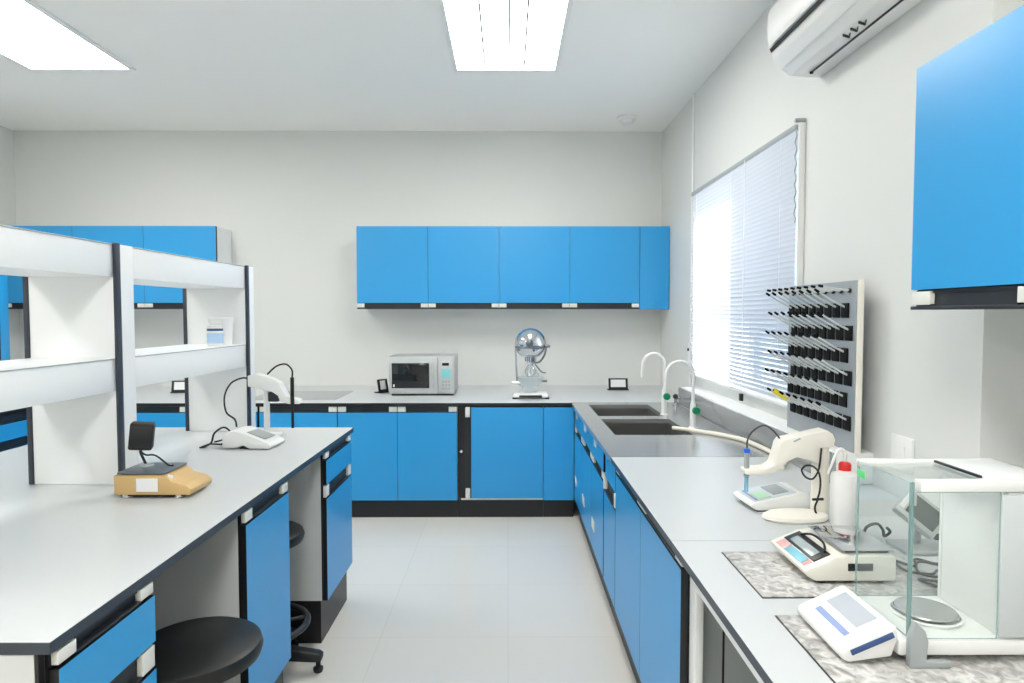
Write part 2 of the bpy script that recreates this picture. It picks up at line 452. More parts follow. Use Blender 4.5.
# carcass kept clear of the bowls: side, back and floor boards
mb = MB()
fbox(mb, FS, 3.302, 3.32, -DR_, -.006, .152, .836); fbox(mb, FS, 4.735, 4.755, -DR_, -.006, .152, .836)
fbox(mb, FS, 3.32, 4.735, -DR_, -DR_+.02, .152, .836); fbox(mb, FS, 3.32, 4.735, -DR_+.02, -.006, .152, .17)
mb.build('carcass', CARC, t)
fr = MB(); fbox(fr, FS, 3.302, 4.755, -.006, 0, .155, .836); fr.build('front_frame', BLACK, t)
p_ = MB(); fbox(p_, FS, 3.302, 4.755, -DR_, -.02, 0, .152); p_.build('plinth', BLACK, t)
for a, b in ((3.31, 3.79), (3.79, 4.27), (4.27, 4.75)):
    pn = panel(t, FS, 'upper_panel', a, b, .705, .836)
    e = MB(); fbox(e, FS, (a+b)/2+.03, (a+b)/2+.12, .02, .024, .775, .815, .006); e.build('tag_plate', TAG, pn)
    dr = panel(t, FS, 'door', a, b, .16, .655); pull(dr, FS, a, b, .657, .703, .08)
    e = MB(); fbox(e, FS, b-.15, b-.04, .02, .024, .28, .34, .006); e.build('tag_plate', TAG, dr)
t = thing('drawer_cabinet', (.85, 2.93, 0), 'narrow blue drawer cabinet beside the sink with a wide open dark pull', 'cabinet')
carcass(t, FS, 2.945, 3.285, DR_, .152, .838, .02)
pn = panel(t, FS, 'drawer', 2.94, 3.245, .700, .836)
mb = MB(); fbox(mb, FS, 2.94, 3.295, .0, .022, .62, .630); fbox(mb, FS, 2.94, 3.295, 0, .004, .62, .70); mb.build('handle', CHAN, pn)
for a, b in ((2.94, 2.965), (3.268, 3.295)):
    e = MB(); fbox(e, FS, a, b, .004, .024, .63, .695, .003); e.build('end_cap', TAG, pn)
panel(t, FS, 'door', 2.94, 3.29, .16, .618)
t = thing('base_cabinet', (.85, 2.2, 0), 'blue double door base cabinet under the white worktop with the pH meter', 'cabinet')
carcass(t, FS, 1.812, 2.938, DR_, .152, .838, .02)
for a, b in ((1.812, 2.375), (2.375, 2.935)):
    dr = panel(t, FS, 'door', a, b, .16, .795); pull(dr, FS, a, b, .797, .838, .075)

# steel sink worktop
SX0, SX1, SY0, SY1 = .470, 1.24, 2.957, 4.80
b1 = (.58, 1.01, 4.15, 4.675); b2 = (.58, 1.005, 3.495, 4.03)
t = thing('sink_worktop', (.85, 3.9, HB), 'stainless steel worktop with two sunken sinks beside the window', 'sink')
mb = MB(); z0, z1 = HB-.026, HB
for (xa, ya, xb, yb) in ((SX0, SY0, b1[0], SY1), (1.01, SY0, SX1, SY1), (.58, SY0, 1.01, b2[2]), (.58, b2[3], 1.01, b1[2]), (.58, b1[3], 1.01, SY1), (1.005, b2[2], 1.01, b2[3])):
    mb.box((xa, ya, z0), (xb, yb, z1))
mb.build('steel_top', STEEL, t)
for (xa, xb, ya, yb) in (b1, b2):
    k = MB(); dz = HB-.21; th = .003
    k.box((xa-th, ya-th, dz-th), (xb+th, yb+th, dz)); k.box((xa-th, ya-th, dz), (xa, yb+th, z0)); k.box((xb, ya-th, dz), (xb+th, yb+th, z0))
    k.box((xa, ya-th, dz), (xb, ya, z0)); k.box((xa, yb, dz), (xb, yb+th, z0))
    bo = k.build('basin', STEELD, t)
    MB().lathe(((xa+xb)/2, (ya+yb)/2, dz), [(.0, .002), (.03, .003), (.036, .0)], 20, cap=False).build('drain', CHROME, bo)
mb = MB(); mb.box((1.241, 2.46, HB+.0005), (1.256, 4.71, .985), .002); mb.build('upstand', STEEL, t)

mb = MB(); top_slab(mb, .472, 1.8515, 1.2405, 2.951, HB); top_slab(mb, 1.2405, 1.91, XR-.002, 2.4595, HB)
tag(mb.build('worktop', [TOPW, EDGE], loc=(.9, 2.4, HB)), 'white worktop with dark edge holding the pH meter', 'worktop')
mb = MB(); top_slab(mb, .472, -.4, XRN-.002, 1.849, HB)
tag(mb.build('worktop', [TOPW, EDGE], loc=(.9, .8, HB)), 'white worktop with dark edge nearest the camera holding both balances', 'worktop')
t = thing('balance_table', (1.0, .7, 0), 'white open fronted bench frame with knee space under the balances', 'table frame')
mb = MB(); mb.box((.514, -.38, .765), (.530, 1.805, .838)); mb.build('apron', WHITE, t)
for ya, yb in ((1.745, 1.805), (-.38, -.32)):
    mb = MB(); mb.box((.514, ya, 0), (.536, yb, .765), .002); mb.build('leg', WHITE, t)
    mb = MB(); mb.box((1.40, ya, 0), (1.46, yb, .838), .002); mb.build('leg', WHITE, t)
mb = MB(); mb.box((1.18, 1.12, .06), (1.2, 1.805, .838)); mb.box((1.18, -.38, .06), (1.2, 1.10, .838)); mb.build('back_panel', PLG, t)
MB().box((1.182, 1.101, .06), (1.198, 1.119, .838)).build('joint_strip', BLACK, t)
MB().box((.5365, 1.785, .06), (1.18, 1.805, .838)).build('side_panel', PLG, t)
MB().box((.602, 1.7835, .06), (.608, 1.785, .764)).build('joint_strip', BLACK, t)

# ------------------------------------------------------------------ island bench
IX = -.856; FI = Front('+x', IX)
IY0, IY1, IXR, IXL = 1.18, 3.45, -.836, -2.23
mb = MB(); top_slab(mb, IXL, IY0, IXR, IY1, HI, .024)
tag(mb.build('worktop', [TOPW, EDGE], loc=(-1.5, 2.3, HI)), 'large white island worktop with dark edge that carries the white shelves', 'worktop')
def island_unit(y0, y1, kind, label):
    t = thing('base_cabinet' if kind == 'door' else 'drawer_cabinet', (-1.2, (y0+y1)/2, 0), label, 'cabinet', 'cabinets under the island worktop')
    carcass(t, FI, y0, y1, .62, .2, .889, .012)
    if kind == 'door':
        dr = panel(t, FI, 'door', y0, y1, .2, .845); pull(dr, FI, y0, y1, .847, .889, .06)
    else:
        d1 = panel(t, FI, 'drawer', y0, y1, .738, .852); pull(d1, FI, y0, y1, .854, .889, .055)
        d2 = panel(t, FI, 'door', y0, y1, .2, .674); pull(d2, FI, y0, y1, .676, .736, .055)
    return t
island_unit(1.20, 1.53, 'drawer', 'blue drawer cabinet at the near end of the island bench')
island_unit(2.055, 2.452, 'door', 'blue single door cabinet between the two stools under the island')
island_unit(2.945, 3.405, 'drawer', 'blue drawer cabinet at the far end of the island bench')
t = thing('bench_support', (-1.7, 2.3, 0), 'white end panels and middle partition that hold up the island worktop', 'bench support')
MB().box((-1.60, 1.2, .04), (-1.565, 3.43, .889)).build('middle_panel', CARC, t)
mb = MB(); mb.box((IXL+.03, 1.182, 0), (IX-.012, 1.198, .889), 0); mb.build('end_panel', CARC, t)
MB().box((IX-.011, 1.182, .2), (IX-.004, 1.198, .889)).build('edge_band', BLACK, t)
MB().box((IXL+.03, 3.41, 0), (IX-.06, 3.428, .889)).build('end_panel', WHITE, t)
MB().box((IXL+.05, 1.2, .2), (IXL+.07, 3.40, .889)).build('rear_panel', WHITE, t)

# shelf rack on the island
t = thing('shelf_rack', (-1.53, 2.3, HI), 'white two tier shelf rack with dark upright rails standing on the island worktop', 'shelf')
UX0, UX1 = -1.656, -1.352
ups = ((1.195, 1.30), (2.280, 2.395), (3.335, 3.44))
for (a, b) in ups:
    MB().box((UX0, a, HI+.001), (UX1, b, 1.766), .0015).build('upright', WHITE, t)
    for xa, xb in ((UX0-.018, UX0-.0005), (UX1+.0005, UX1+.012)):
        MB().box((xa, a-.004, HI+.001), (xb, a+.022, 1.768), .001).build('rail', EDGE, t)
for i in range(2):
    a, b = ups[i][1]+.0005, ups[i+1][0]-.0005
    for z0, z1 in ((1.650, 1.765), (1.250, 1.365)):
        sh = MB().box((UX0, a, z0), (UX1-.0005, b, z1), .0015).build('shelf_board', WHITE, t)
        MB().box((UX1-.0005, a, z1-.004), (UX1+.002, b, z1-.0015)).build('edge_strip', PLG, sh)
# containers on the rack
cx, cy = -1.435, 3.17; z = 1.3655
t = thing('jar', (cx, cy, z), 'small white jar with a blue label on the lower shelf', 'jar')
MB().lathe((cx, cy, z), [(.034, 0), (.036, .006), (.036, .08), (.03, .09)], 28).build('body', PLW, t)
MB().lathe((cx, cy, z), [(.0368, .012), (.0368, .062)], 28, cap=False).build('label_band', mat('pale_blue_label', (176, 206, 236), .5), t)
MB().lathe((cx, cy, z), [(.0368, .0725), (.0368, .084)], 28, cap=False).build('blue_band', NAVY, t)
MB().lathe((cx, cy, z), [(.032, .0905), (.032, .097), (.029, .099)], 28).build('lid', PLW, t)
cx, cy = -1.445, 3.262
t = thing('tub', (cx, cy, z), 'white lidded tub behind the small jar on the lower shelf', 'tub')
MB().lathe((cx, cy, z), [(.048, 0), (.055, .112)], 28).build('body', PLW, t)
MB().lathe((cx, cy, z), [(.059, .1125), (.059, .133), (.054, .137)], 28).build('lid', PLW, t)

# ------------------------------------------------------------------ stools
def stool(cx, cy, a0, label):
    t = thing('lab_stool', (cx, cy, 0), label, 'stool', 'black stools under the island bench')
    MB().lathe((cx, cy, 0), [(0, .556), (.15, .556), (.172, .564), (.178, .584), (.172, .602), (.158, .610), (0, .612)], 56).build('seat', VINYL, t)
    MB().lathe((cx, cy, 0), [(.07, .54), (.07, .555)], 24).build('seat_plate', BLACK, t)
    mb = MB(); mb.cyl((cx, cy, .09), (cx, cy, .36), .03); mb.cyl((cx, cy, .36), (cx, cy, .54), .016); mb.build('column', BLACK, t)
    fr = MB(); n = 40
    fr.tube([(cx+.185*math.cos(2*math.pi*k/n), cy+.185*math.sin(2*math.pi*k/n), .21) for k in range(n+1)], .014, 10, smooth_path=False)
    ro = fr.build('foot_ring', CHAN, t)
    sp = MB()
    for k in range(3):
        a = 2*math.pi*k/3+.5; sp.cyl((cx+.028*math.cos(a), cy+.028*math.sin(a), .205), (cx+.18*math.cos(a), cy+.18*math.sin(a), .205), .007, n=10)
    sp.build('spokes', CHAN, ro)
    for k in range(5):
        a = 2*math.pi*k/5+a0
        dx, dy = math.cos(a), math.sin(a); M = Matrix.Translation((cx, cy, 0)) @ Matrix.Rotation(a, 4, 'Z')
        mb = MB(); mb.prism([(.02, .065), (.02, .125), (.08, .115), (.235, .085), (.25, .075), (.25, .055), (.22, .05)], 'y', -.024, .024, .004, M=M)
        lg = mb.build('leg', BLACK, t)
        g = MB(); px, py = cx+.232*dx, cy+.232*dy
        g.lathe((px, py, 0), [(.018, 0), (.021, .008), (.021, .018), (.01, .022), (.01, .052)], 18); g.build('glide', RUBBER, lg)
    return t
stool(-.868, 1.77, R(90), 'black round stool at the near knee space of the island')
stool(-1.04, 2.6985, R(3), 'black round stool behind the single door cabinet, half hidden')

# ------------------------------------------------------------------ AC unit
t = thing('air_conditioner', (1.3, 2.5, 2.58), 'white wall mounted air conditioner high above the window wall', 'air conditioner')
ya, yb = 2.05, 2.95
prof = [(1.398, 2.90), (1.225, 2.90), (1.185, 2.885), (1.163, 2.85), (1.157, 2.78), (1.163, 2.71), (1.185, 2.655), (1.220, 2.61), (1.260, 2.583), (1.398, 2.575)]
mb = MB(); mb.prism(prof, 'y', ya, yb, .006); mb.build('body', PLW, t)
# raised front panel with a dark outlet slot
fp = [(1.157, 2.86), (1.149, 2.84), (1.145, 2.78), (1.149, 2.725), (1.158, 2.70), (1.162, 2.71), (1.157, 2.78)]
MB().prism(fp, 'y', ya+.02, yb-.03).build('front_panel', PLW, t)
MB().prism([(1.166, 2.698), (1.172, 2.681), (1.170, 2.680), (1.163, 2.696)], 'y', ya+.03, yb-.015).build('outlet_slot', BLACK, t)
MB().prism([(1.187, 2.650), (1.217, 2.612), (1.215, 2.610), (1.184, 2.648)], 'y', ya+.03, yb-.05).build('louvre', PLW, t)
MB().box((1.325, ya+.05, 2.572), (1.329, yb-.08, 2.5785)).build('seam', CHAN, t)
mb = MB()
for k in range(3):
    y = 2.40+.055*k
    mb.prism([(1.272, y), (1.304, y+.016), (1.306, y+.012), (1.275, y-.004)], 'z', 2.5735, 2.5825)
    mb.prism([(1.304, y+.016), (1.290, y-.016), (1.293, y-.018), (1.307, y+.012)], 'z', 2.5735, 2.5805)
mb.build('arrow_marks', CHAN, t)
MB().lathe((1.327, yb-.07, 2.572), [(.008, .006), (.008, -.002), (0, -.004)], 14).build('screw', RUBBER, t)

# ------------------------------------------------------------------ blind
t = thing('venetian_blind', (1.36, (WY0+WY1)/2, WZ1), 'pale venetian blind lowered over the window', 'blind')
by0, by1 = WY0+.003, WY1-.003
MB().box((1.356, by0, 2.392), (1.388, by1, 2.416), .002).build('head_rail', PLG, t)
mb = MB(); z = 2.375; k = 0
while z > 1.09:
    tilt = R(76) if z > 1.9 else R(76-26*min(1, (1.9-z)/.75))
    cxs, hw = 1.368, .0145
    a = (cxs-hw*math.cos(tilt), z+hw*math.sin(tilt)); b = (cxs+hw*math.cos(tilt), z-hw*math.sin(tilt)); m_ = (cxs+.0018, z+.0018)
    vs = [(q[0], y, q[1]) for q in (a, m_, b) for y in (by0, by1)]
    mb.add(vs, [[0, 1, 3, 2], [2, 3, 5, 4]], 0, True); z -= .0255
mb.build('slats', SLAT, t)
MB().box((1.358, by0, 1.062), (1.380, by1, 1.078), .002).build('bottom_rail', PLW, t)
for y in (by0+.15, (by0+by1)/2, by1-.15):
    MB().cyl((1.353, y, 1.08), (1.353, y, 2.386), .0008, n=6).build('ladder_cord', PAPER, t)
mb = MB(); mb.cyl((1.343, 3.72, 1.06), (1.343, 3.72, 2.39), .0018, n=6); mb.build('pull_cord', PAPER, t)
MB().box((1.334, 3.705, 1.02), (1.352, 3.735, 1.062), .003).build('cord_weight', RUBBER, t)
mb = MB(); zz = 2.41
mb.cyl((1.352, 3.092, 2.430), (1.397, 3.092, 2.430), .010)
mb.tube([(1.356, 3.088+.010*math.sin(i*1.9), zz-.02*i) for i in range(24)], .003, 6); mb.build('bead_chain', PLG, t)

mb = MB(); mb.cyl((1.39, 4.93, HB+.001), (1.39, 4.93, ZC-.002), .008, n=12)
t = thing('cable_conduit', (1.39, 4.93, 1.16), 'thin white conduit running down the wall at the far edge of the window', 'conduit')
mb.build('pipe', PLW, t)
MB().box((1.375, 4.905, 1.10), (XR-.001, 4.955, 1.30), .003).build('junction_box', PLW, t)
MB().lathe((1.374, 4.93, 1.25), [(.012, .0), (.012, -.008), (0, -.01)], 14, axis='x').build('knob', RUBBER, t)

t = thing('wall_switch', (1.40, 2.27, 1.03), 'white switch plate on the window wall beside the peg board', 'switch')
MB().box((1.390, 2.21, .965), (XR-.0005, 2.335, 1.088), .003).build('plate', PLW, t)
MB().box((1.386, 2.25, .995), (1.390, 2.295, 1.055), .002).build('rocker', PLW, t)

# ------------------------------------------------------------------ peg drying board
t = thing('drying_rack', (1.33, 2.76, .986), 'grey peg drying board with rows of black holders hung beside the window', 'drying rack')
RY0, RY1, RZ0, RZ1 = 2.457, 3.045, .988, 1.648
MB().box((1.318, RY0, RZ0), (1.342, RY1, RZ1), .002).build('board', BOARD, t)
MB().box((1.322, RY0-.012, RZ0), (1.343, RY0-.0005, RZ1+.002), .002).build('side_frame', PLC, t)
for z_ in (1.06, 1.56):
    MB().box((1.3425, 2.72, z_-.02), (XR-.0005, 2.80, z_+.02)).build('bracket', PLC, t)
px0 = 1.318
pegp = None
rows = [1.598, 1.535, 1.447, 1.360, 1.272, 1.186, 1.098]
def make_peg(y, z, holder):
    rise = 1. if holder else .28
    root = MB(); 
    root.tube([(px0-.004, y, z+.012), (px0-.05, y, z+.012+.023*rise), (px0-.115, y, z+.012+.063*rise)], [.0042, .0036, .0032], 8, per=3)
    pg = root.build('peg', PEGM, t)
    tp = MB(); tp.cyl((px0-.108, y, z+.012+.0585*rise), (px0-.124, y, z+.012+.069*rise), .0058, .0048, n=10); tp.build('peg_tip', HOLD, pg)
    if holder:
        h = MB()
        h.prism([(px0-.001, z-.030), (px0-.001, z+.028), (px0-.004, z+.028), (px0-.007, z+.020), (px0-.007, z-.024), (px0-.005, z-.030)], 'y', y-.0265, y+.0265, .0012)
        h.build('holder', HOLD, pg)
    else:
        h = MB(); h.cyl((px0-.001, y, z+.01), (px0-.008, y, z+.014), .009, n=12); h.build('socket', RUBBER, pg)
    return pg
protos = {}
for i, z in enumerate(rows):
    sh = .0 if i % 2 == 0 else .03
    n = 9 if i == 0 else 8
    for k in range(n):
        y = RY0+.042+(.068 if i else .062)*k+(sh if i else 0)
        key = i > 0
        if key not in protos:
            o = make_peg(y, z, key); protos[key] = (o, y, z)
        else:
            o0, y0, z0 = protos[key]
            o = copy_tree(o0, t); o.location = Vector((0, y-y0, z-z0))
mb = MB(); Mc = Matrix.Translation((1.258, 2.907, 1.1392)) @ Vector((-.065, 0, .040)).to_track_quat('Z', 'Y').to_matrix().to_4x4()
mb.lathe((0, 0, 0), [(.0085, 0), (.0125, 0), (.012, .074), (.0085, .074), (.0085, 0)], 18, cap=False, M=Mc)
tag(mb.build('cap', YELLOW, loc=(px0-.07, 2.975, 1.2)), 'yellow cap pushed onto a peg of the drying board', 'cap')

# ------------------------------------------------------------------ taps
def tap(x, y, top, reach, label, kz):
    t = thing('tap', (x, y, HB), label, 'tap', 'white gooseneck taps behind the sinks')
    MB().lathe((x, y, HB), [(.024, .0006), (.024, .006), (.017, .012), (.016, kz-HB+.03), (.012, kz-HB+.04), (.010, kz-HB+.05)], 24).build('body', PLW, t)
    r = reach/2; pts = [(x, y, kz+.04), (x, y, top-r)]
    for k in range(1, 13):
        a = math.pi*k/12; pts.append((x-r+r*math.cos(a), y, top-r+r*math.sin(a)))
    pts.append((x-reach-.004, y, top-r-.05))
    MB().tube(pts, .0095, 12, smooth_path=False).build('spout', PLW, t)
    MB().tube([(x-reach-.004, y, top-r-.05), (x-reach-.005, y, top-r-.085)], [.0095, .006], 12, smooth_path=False).build('nozzle', PLW, t)
    MB().lathe((x+.008, y, kz), [(.021, -.052), (.023, -.045), (.023, -.034), (.012, -.03), (.012, -.012)], 20, axis='y').build('handle', GREEN, t)
tap(1.060, 3.70, 1.25, .155, 'nearer white gooseneck tap with a round green handle', .972)
tap(1.012, 4.19, 1.265, .14, 'farther white gooseneck tap with green handle by the far sink', .990)
t = thing('gas_tap', (1.20, 4.62, HB), 'small steel side tap with a black knob in front of the steel upstand', 'tap')
mb = MB(); mb.lathe((1.20, 4.62, HB), [(.022, .0006), (.022, .008), (.012, .014), (.012, .075)], 20); mb.cyl((1.20, 4.62, HB+.055), (1.235, 4.62, HB+.055), .010); mb.build('body', CHROME, t)
MB().lathe((1.192, 4.615, HB+.068), [(0, -.034), (.016, -.03), (.019, -.018), (.016, -.004), (.006, .0)], 20, axis='y').build('knob', RUBBER, t)

# hoses at the near sink
zt = HB
mb = MB(); mb.tube([(.93, 3.64, zt+.013), (.99, 3.59, zt+.013), (1.056, 3.53, zt+.012), (1.14, 3.43, zt+.012), (1.20, 3.30, zt+.012), (1.222, 3.12, zt+.012), (1.224, 2.97, zt+.012), (1.20, 2.80, zt+.012), (1.15, 2.70, zt+.012)], .0112, 12)
tag(mb.build('hose', HOSE, loc=(1.1, 3.3, zt)), 'thick cream hose lying over the sink edge toward the pH meter', 'hose')

# ------------------------------------------------------------------ microwave
mx0, mx1, my, mz = -.955, -.428, 5.19, HB
t = thing('microwave', (-.70, 5.45, HB), 'silver microwave oven with a dark door window on the back worktop', 'microwave')
MB().box((mx0, my+.02, mz+.014), (mx1, my+.36, mz+.318), .006).build('body', SILVER, t)
MB().box((mx0, my, mz+.016), (mx0+.392, my+.0195, mz+.316), .005).build('door', SILVER, t)
dw = kids(t)[-1]
MB().box((mx0+.025, my-.004, mz+.062), (mx0+.325, my+.0, mz+.262), .002).build('window', DARKGL, dw)
MB().box((mx0+.350, my-.016, mz+.06), (mx0+.362, my-.0, mz+.27), .004).build('handle', SILVER, dw)
MB().box((mx0+.395, my, mz+.016), (mx1, my+.0195, mz+.316), .005).build('control_panel', SILVER, t)
cp = kids(t)[-1]
MB().box((mx1-.098, my-.002, mz+.242), (mx1-.045, my, mz+.264), .001).build('display', DARKGL, cp)
MB().box((mx1-.105, my-.002, mz+.145), (mx1-.035, my, mz+.215), .001).build('sticker', TEAL, cp)
mb = MB()
for r_ in range(3):
    for c2 in range(3): mb.box((mx1-.10+.024*c2, my-.0025, mz+.05+.028*r_), (mx1-.084+.024*c2, my, mz+.066+.028*r_), .001)
mb.build('buttons', PLG, cp)
MB().box((mx0+.02, my+.012, mz+.001), (mx1-.01, my+.34, mz+.013)).build('base', BLACK, t)
# label-less white mark on window corner
MB().box((mx0+.036, my-.0055, mz+.072), (mx0+.048, my-.004, mz+.092)).build('sticker', PAPER, dw)

def card_stand(x, y, w_, h_, rot, label):
    t = thing('card_stand', (x, y, HB), label, 'card stand')
    M = Matrix.Translation((x, y, HB)) @ Matrix.Rotation(rot, 4, 'Z') @ Matrix.Rotation(R(-12), 4, 'X')
    fr = MB(); b = .018; d_ = .014
    fr.box((-w_/2, 0, .0045), (-w_/2+b, d_, h_), .002, M=M); fr.box((w_/2-b, 0, .0045), (w_/2, d_, h_), .002, M=M)
    fr.box((-w_/2+b, 0, h_-b*.6), (w_/2-b, d_, h_), .002, M=M); fr.box((-w_/2+b, 0, .0045), (w_/2-b, d_, b*1.6), .002, M=M)
    M2 = Matrix.Translation((x, y, HB)) @ Matrix.Rotation(rot, 4, 'Z')
    fr.box((-w_/2-.008, -.004, .0005), (w_/2+.008, .06, .008), .002, M=M2)
    fr.build('frame', RUBBER, t)
    MB().box((-w_/2+b, .006, b*1.6), (w_/2-b, .011, h_-b*.6), M=M).build('card', PAPER, t)
card_stand(.948, 5.55, .165, .105, 0, 'black framed card stand with white insert near the far corner')
card_stand(-2.70, 5.38, .17, .105, R(10), 'black framed card stand seen through the shelf opening of the island')
card_stand(-1.03, 5.40, .10, .115, R(52), 'black framed card stand tucked against the left side of the microwave')

mb = MB(); mb.box((-2.0, 4.93, HB+.0005), (-1.312, 5.50, HB+.004), .001)
tag(mb.build('metal_sheet', GREYSH, loc=(-1.6, 5.2, HB)), 'flat grey metal sheet lying on the back worktop', 'metal sheet')

# ------------------------------------------------------------------ chrome juicer
jx, jy = .176, 5.08
t = thing('juicer', (jx, jy, HB), 'chrome juicer with a round domed head and clear bowl on the back worktop', 'juicer')
mb = MB(); mb.box((jx-.135, jy-.10, HB+.008), (jx+.135, jy+.10, HB+.040), .012); mb.build('base', PLW, t)
bs = kids(t)[-1]
MB().box((jx-.09, jy-.104, HB+.012), (jx+.085, jy-.098, HB+.030), .002).build('slot', BLACK, bs)
for dx in (-.125, .125):
    mb = MB(); mb.lathe((jx+dx, jy-.085, HB), [(.018, 0), (.018, .01), (.010, .012)], 16); mb.build('foot', RUBBER, bs)
MB().lathe((jx, jy, 0), [(0, 1.185), (.062, 1.187)]+[(.124*math.cos(a), 1.288+.122*math.sin(a)) for a in [R(-55+145*k/14) for k in range(14)]]+[(0, 1.41)], 48).build('domed_head', CHROME, t)
hd = kids(t)[-1]
MB().lathe((jx-.01, jy-.116, 1.298), [(.030, 0.01), (.030, -.010), (.020, -.016), (0, -.018)], 24, axis='y').build('knob', PANG, hd)
mb = MB(); mb.lathe((jx, jy, 0), [(.120, 1.254), (.1255, 1.262), (.123, 1.270)], 48, cap=False); mb.build('rim_band', PANG, hd)
MB().lathe((jx, jy, 0), [(.050, 1.186), (.046, 1.150), (.03, 1.145), (.022, 1.12), (0, 1.115)], 28).build('neck', CHROME, t)
mb = MB()
for k in range(4):
    a = math.pi*k/4; ca, sa = math.cos(a), math.sin(a)
    mb.tube([(jx+.012*ca, jy+.012*sa, 1.128), (jx+.04*ca, jy+.04*sa, 1.08), (jx+.03*ca, jy+.03*sa, 1.04), (jx, jy, 1.028), (jx-.03*ca, jy-.03*sa, 1.04), (jx-.04*ca, jy-.04*sa, 1.08), (jx-.012*ca, jy-.012*sa, 1.128)], .003, 6, per=4)
mb.build('whisk', CHROME, t)
mb = MB(); mb.cyl((jx-.118, jy, 1.25), (jx-.104, jy, .985), .007); mb.cyl((jx-.145, jy, .985), (jx-.085, jy, .985), .008); mb.build('support_rod', CHROME, t)
mb = MB(); mb.tube([(jx+.125, jy-.04, 1.27), (jx+.105, jy-.05, 1.20), (jx+.07, jy-.04, 1.15), (jx+.03, jy-.02, 1.14)], .008, 10)
mb.cyl((jx+.122, jy-.04, 1.272), (jx+.148, jy-.05, 1.268), .012)
mb.build('lever', PANG, t)
mb = MB(); mb.tube([(jx+.035, jy-.02, 1.13), (jx+.085, jy-.03, 1.07), (jx+.118, jy-.03, 1.062)], .005, 8); mb.cyl((jx+.07, jy, .995), (jx+.13, jy, .995), .009); mb.build('drip_spout', PANG, t)
MB().lathe((jx, jy, 0), [(.03, HB+.0405), (.055, HB+.045), (.068, HB+.09), (.095, HB+.13), (.10, HB+.16), (.097, HB+.16), (.091, HB+.13), (.062, HB+.088), (.05, HB+.055), (0, HB+.05)], 40, cap=False).build('bowl', CLEARP, t)
MB().lathe((jx, jy, 0), [(.04, HB+.161), (.075, HB+.17), (.04, HB+.23), (.02, HB+.24)], 32, cap=False).build('funnel', CLEARP, t)

# ------------------------------------------------------------------ tan scale on the island
sx0, sx1, sy0, sy1 = -1.290, -1.035, 2.110, 2.262
t = thing('bench_scale', (-1.17, 2.2, HI), 'old tan bench scale with a slate pan on the island worktop', 'scale')
zb = HI+.012
pr = [(sx0, zb), (sx1-.005, zb), (sx1, zb+.018), (sx1-.02, zb+.034), (sx0+.19, zb+.045), (sx0+.18, zb+.056), (sx0+.165, zb+.065), (sx0, zb+.065)]
MB().prism(pr, 'y', sy0, sy1, .004).build('body', WOODY, t)
MB().box((sx0+.015, sy0+.012, HI+.005), (sx1-.03, sy1-.012, zb+.0005)).build('underside', BLACK, t)
for fx in (sx0+.03, sx1-.05):
    for fy in (sy0+.022, sy1-.022):
        mb = MB(); mb.lathe((fx, fy, HI), [(.013, .0003), (.014, .011)], 14); mb.build('foot', PLW, t)
MB().box((sx0+.075, sy0-.0015, zb+.012), (sx0+.145, sy0, zb+.055)).build('label_plate', PAPER, t)
mb = MB(); mb.box((sx0+.010, sy0+.002, zb+.0675), (sx0+.168, sy1-.004, zb+.075), .003); mb.box((sx0+.02, sy0+.01, zb+.0645), (sx0+.155, sy1-.015, zb+.0675), 0, 1); mb.build('pan', [PANG, BLACK], t)
mb = MB(); mb.lathe((sx1-.085, sy0+.02, zb+.038), [(.016, 0), (.014, .02), (0, .026)], 16); mb.build('bubble_level', PLW, t)
hx, hy, hz = -1.245, 2.20, 1.105
Mh = Matrix.Translation((hx, hy, hz)) @ Matrix.Rotation(R(22), 4, 'Z') @ Matrix.Rotation(R(6), 4, 'Y')
mb = MB(); mb.box((-.036, -.026, -.045), (.036, .026, .047), .007, M=Mh)
mb.tube([(hx-.004, hy, hz-.044), (hx-.004, hy, hz-.06), (hx+.012, hy+.004, zb+.0755)], .0045, 8)
dh = mb.build('display_head', RUBBER, t)
mb = MB(); mb.box((-.030, -.0285, -.034), (.030, -.0265, .034), .002, M=Mh); mb.build('screen', BLACK, dh)
mb = MB(); mb.lathe((hx+.012, hy+.004, zb+.0752), [(.024, 0), (.022, .006), (.006, .008)], 18); mb.build('swivel_base', PLG, dh)
mb = MB(); mb.tube([(hx+.002, hy-.01, hz-.052), (hx+.02, hy-.012, hz-.062), (hx+.05, hy-.008, hz-.065), (hx+.09, hy, zb+.0785), (hx+.105, hy, zb+.078)], .0032, 8); mb.build('cable', RUBBER, dh)

# ------------------------------------------------------------------ conductivity meter on the island
t = thing('bench_meter', (-1.2, 3.0, HI), 'white wedge shaped meter with loose black cables on the far island worktop', 'meter')
zt = HI
Mm = Matrix.Translation((-1.155, 2.955, zt)) @ Matrix.Rotation(R(-6), 4, 'Z')
pr = [(-.125, .004), (-.125, .06), (-.10, .078), (-.06, .082), (.02, .058), (.09, .030), (.104, .018), (.095, .004), (.0, .004), (-.03, .018), (-.06, .004)]
MB().prism(pr, 'y', -.075, .075, .006, M=Mm).build('body', PLW, t)
mb = MB(); mb.box((-.02, -.05, -.001), (.07, .05, .0015), .0005, M=Mm @ Matrix.Translation((.0, 0, .0665)) @ Matrix.Rotation(R(18.5), 4, 'Y')); mb.build('keypad', PLG, t)
mb = MB(); mb.box((-.05, -.06, 0), (.08, .06, .0035), M=Mm); mb.build('base', BLACK, t)
mb = MB()
mb.tube([(-1.27, 2.96, zt+.06), (-1.31, 2.97, zt+.085), (-1.35, 2.96, zt+.06), (-1.36, 2.95, zt+.02), (-1.38, 2.93, zt+.0045), (-1.395, 2.91, zt+.004)], .0042, 8)
